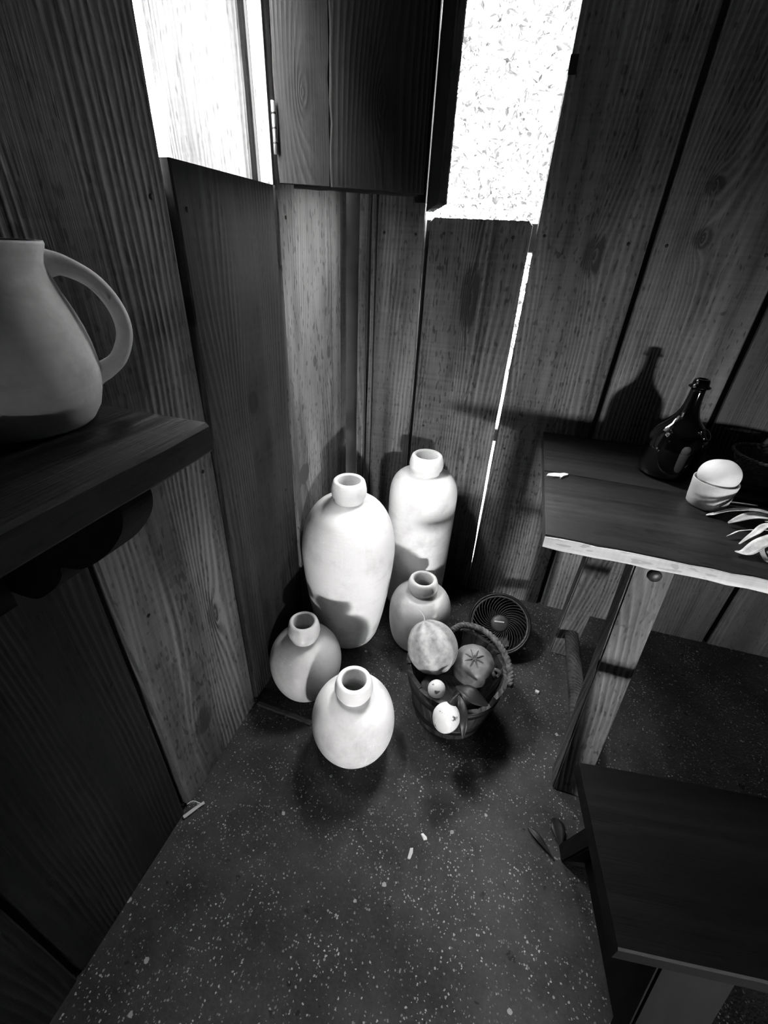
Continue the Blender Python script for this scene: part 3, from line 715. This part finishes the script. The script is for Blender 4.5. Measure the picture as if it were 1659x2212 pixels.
bl_ = ROTW.rng(ROTW.noise(v_, 42.0, 4.0), 0.60, 0.66)
ROTW.l(ROTW.color(bl_, 0.62, 0.07), ROTW.b.inputs['Base Color']); ROTW = ROTW.m
produce('gourd', 'tiny white blotched round gourd at the bucket rim', 'gourd', (0.5475, -0.7130, 0.2110), blob_mesh(0.0245, 0.0245, 0.026), ROTW, (0.2, 0.2, 1))
eg = produce('gourd', 'white egg-shaped gourd hanging over the bucket front', 'gourd', (0.5885, -0.7865, 0.212), blob_mesh(0.0355, 0.0355, 0.042, f=lambda t, z: 1 - 0.14 * max(0, z)), ROTW, (0.12, 0.45, 0.55))
tube('stem', DARKLEAF, eg, spline([(0, 0, 0.034), (0.002, 0.0, 0.050), (0.010, 0.004, 0.066)], 10), lambda u: 0.010 * (1 - u) ** 1.5 + 0.002, 10)
for k, (lab, ctrl, wd) in enumerate((('broad dark leaf drooping over the front rim of the bucket', [(0.598, -0.690, 0.215), (0.625, -0.705, 0.226), (0.655, -0.715, 0.222), (0.690, -0.712, 0.205)], 0.045),
                                     ('narrow dark leaf hanging beside the white egg gourd', [(0.612, -0.715, 0.222), (0.622, -0.752, 0.222), (0.634, -0.785, 0.200), (0.640, -0.802, 0.165)], 0.026))):
    o = link('leaf', ribbon_mesh(ctrl, lambda u, wd=wd: max(0.002, wd * math.sin(math.pi * (u * 0.94 + 0.03)) ** 0.9), 20, 0.0006, (0, 0, 1), 0.12, 0.25), DARKLEAF)
    tag(o, lab, 'leaf')

# ------------------------------------------------------------------ fan on the floor
fnorm = Vector((-0.06, -0.66, 0.75)).normalized()
fn = thing('floor_fan', 'round black fan with spiral grille tilted up beside the bucket', 'fan', (0, 0, 0))
fn.matrix_world = frame((0.706, -0.292, 0.112), fnorm, (1, 0, 0))
R0 = 0.106
link('housing', lathe_mesh([(R0 - 0.004, 0.004), (R0, 0.006), (R0 + 0.004, 0.002), (R0 + 0.003, -0.018), (R0 - 0.006, -0.05), (R0 - 0.024, -0.078), (0.04, -0.086), (0, -0.086), (0, -0.080), (0.04, -0.078), (R0 - 0.030, -0.070), (R0 - 0.012, -0.045), (R0 - 0.006, -0.01), (R0 - 0.004, 0.004)], 64), PLASTIC, fn)
link('grille_ring', lathe_mesh([(0.094, 0.000), (0.098, 0.003), (0.102, 0.0), (0.098, -0.003), (0.094, 0.0)], 64), GREYP, fn)
bm = bmesh.new()
tube_bm(bm, [(math.cos(0.95 * (1 - u) ** 1.0 + 0.0) * (0.030 + 0.066 * u), math.sin(0.95 * (1 - u)) * (0.030 + 0.066 * u), 0.006 * math.sin(math.pi * u)) for u in (j / 9 for j in range(10))], 0.0010, 5)
ribm = mesh('rib', bm, True)
for k in range(34): link('grille_rib', ribm, GREYP, fn, rot=(0, 0, 2 * math.pi * k / 34))
link('hub_cap', lathe_mesh([(0, 0.006), (0.024, 0.005), (0.031, 0.001), (0.030, -0.006), (0, -0.008)], 32), GREYP, fn)
bm = bmesh.new(); box_bm(bm, -0.021, 0.013, -0.0022, 0.0022, 0.0, 0.0016); o = link('badge_bar', mesh('bar', bm), CHIP, fn, (0.002, 0.006, 0.006), (0, 0, 0.12))
link('rotor', lathe_mesh([(0, -0.03), (0.03, -0.032), (0.034, -0.05), (0, -0.052)], 24), PLASTIC, fn)
for k in range(5):
    bm = bmesh.new(); box_bm(bm, 0.03, 0.088, -0.022, 0.022, -0.002, 0.0)
    link('fan_blade', mesh('blade', bm), PLASTIC, fn, (0, 0, -0.045), (0.45 * math.cos(2 * math.pi * k / 5), 0.45 * math.sin(2 * math.pi * k / 5), 2 * math.pi * k / 5))

# ------------------------------------------------------------------ litter on the floor
o = plank('lath', None, LEGW, (0.012, -0.7915, 0.004), (0.20, -0.7985, 0.004), (0, 1, 0), 0.016, 0.007); tag(o, 'thin wooden lath on the floor under the grey jar', 'lath')
o = plank('splinter', None, STRAW, (0.006, -1.133, 0.004), (0.034, -1.088, 0.0045), (0.8, -0.5, 0), 0.009, 0.004, seg=3); tag(o, 'pale flat splinter at the foot of the left wall', 'splinter')
o = tube('straw', STRAW, None, spline([(0.004, -1.112, 0.022), (0.012, -1.100, 0.020), (0.026, -1.094, 0.006)], 8), 0.0011, 5); tag(o, 'thin curled straw above the pale splinter', 'straw')
flake('chip', 'pale pointed chip on the open floor before the bucket', 'chip', (0.593, -0.984, 0), [(-0.009, 0.005), (-0.004, 0.009), (0.007, 0.003), (0.009, -0.002), (0.001, -0.006)], CHIP, 0.004)
flake('chip', 'pale oblong chip on the open floor beside the pointed chip', 'chip', (0.569, -1.027, 0), [(-0.004, -0.012), (0.003, -0.012), (0.006, 0.004), (0.004, 0.014), (-0.003, 0.010)], STRAW, 0.004)
flake('pebble', 'pale pebble on the floor by the table stretcher', 'pebble', (0.862, -0.452, 0), [(-0.006, -0.005), (0.004, -0.007), (0.008, 0.002), (0.001, 0.007), (-0.006, 0.004)], CHIP, 0.006)
for lab, c, L, wd, dr in (('rounded dark fallen leaf near the bench leg', (0.916, -0.870, 0.004), 0.075, 0.036, 100), ('narrow dark fallen leaf beside the bench foot', (0.874, -0.905, 0.004), 0.085, 0.016, 140)):
    d = Vector((math.cos(math.radians(dr)), math.sin(math.radians(dr)), 0)) * L / 2; c = Vector(c)
    o = link('fallen_leaf', ribbon_mesh([c - d, c - d * 0.3 + Vector((0, 0, 0.005)), c + d * 0.4 + Vector((0, 0, 0.007)), c + d], lambda u, wd=wd: max(0.0018, wd * (math.sin(math.pi * u ** 1.6)) ** 0.8), 16, 0.0005, (0, 0, 1), 0.06), DARKLEAF)
    tag(o, lab, 'leaf')
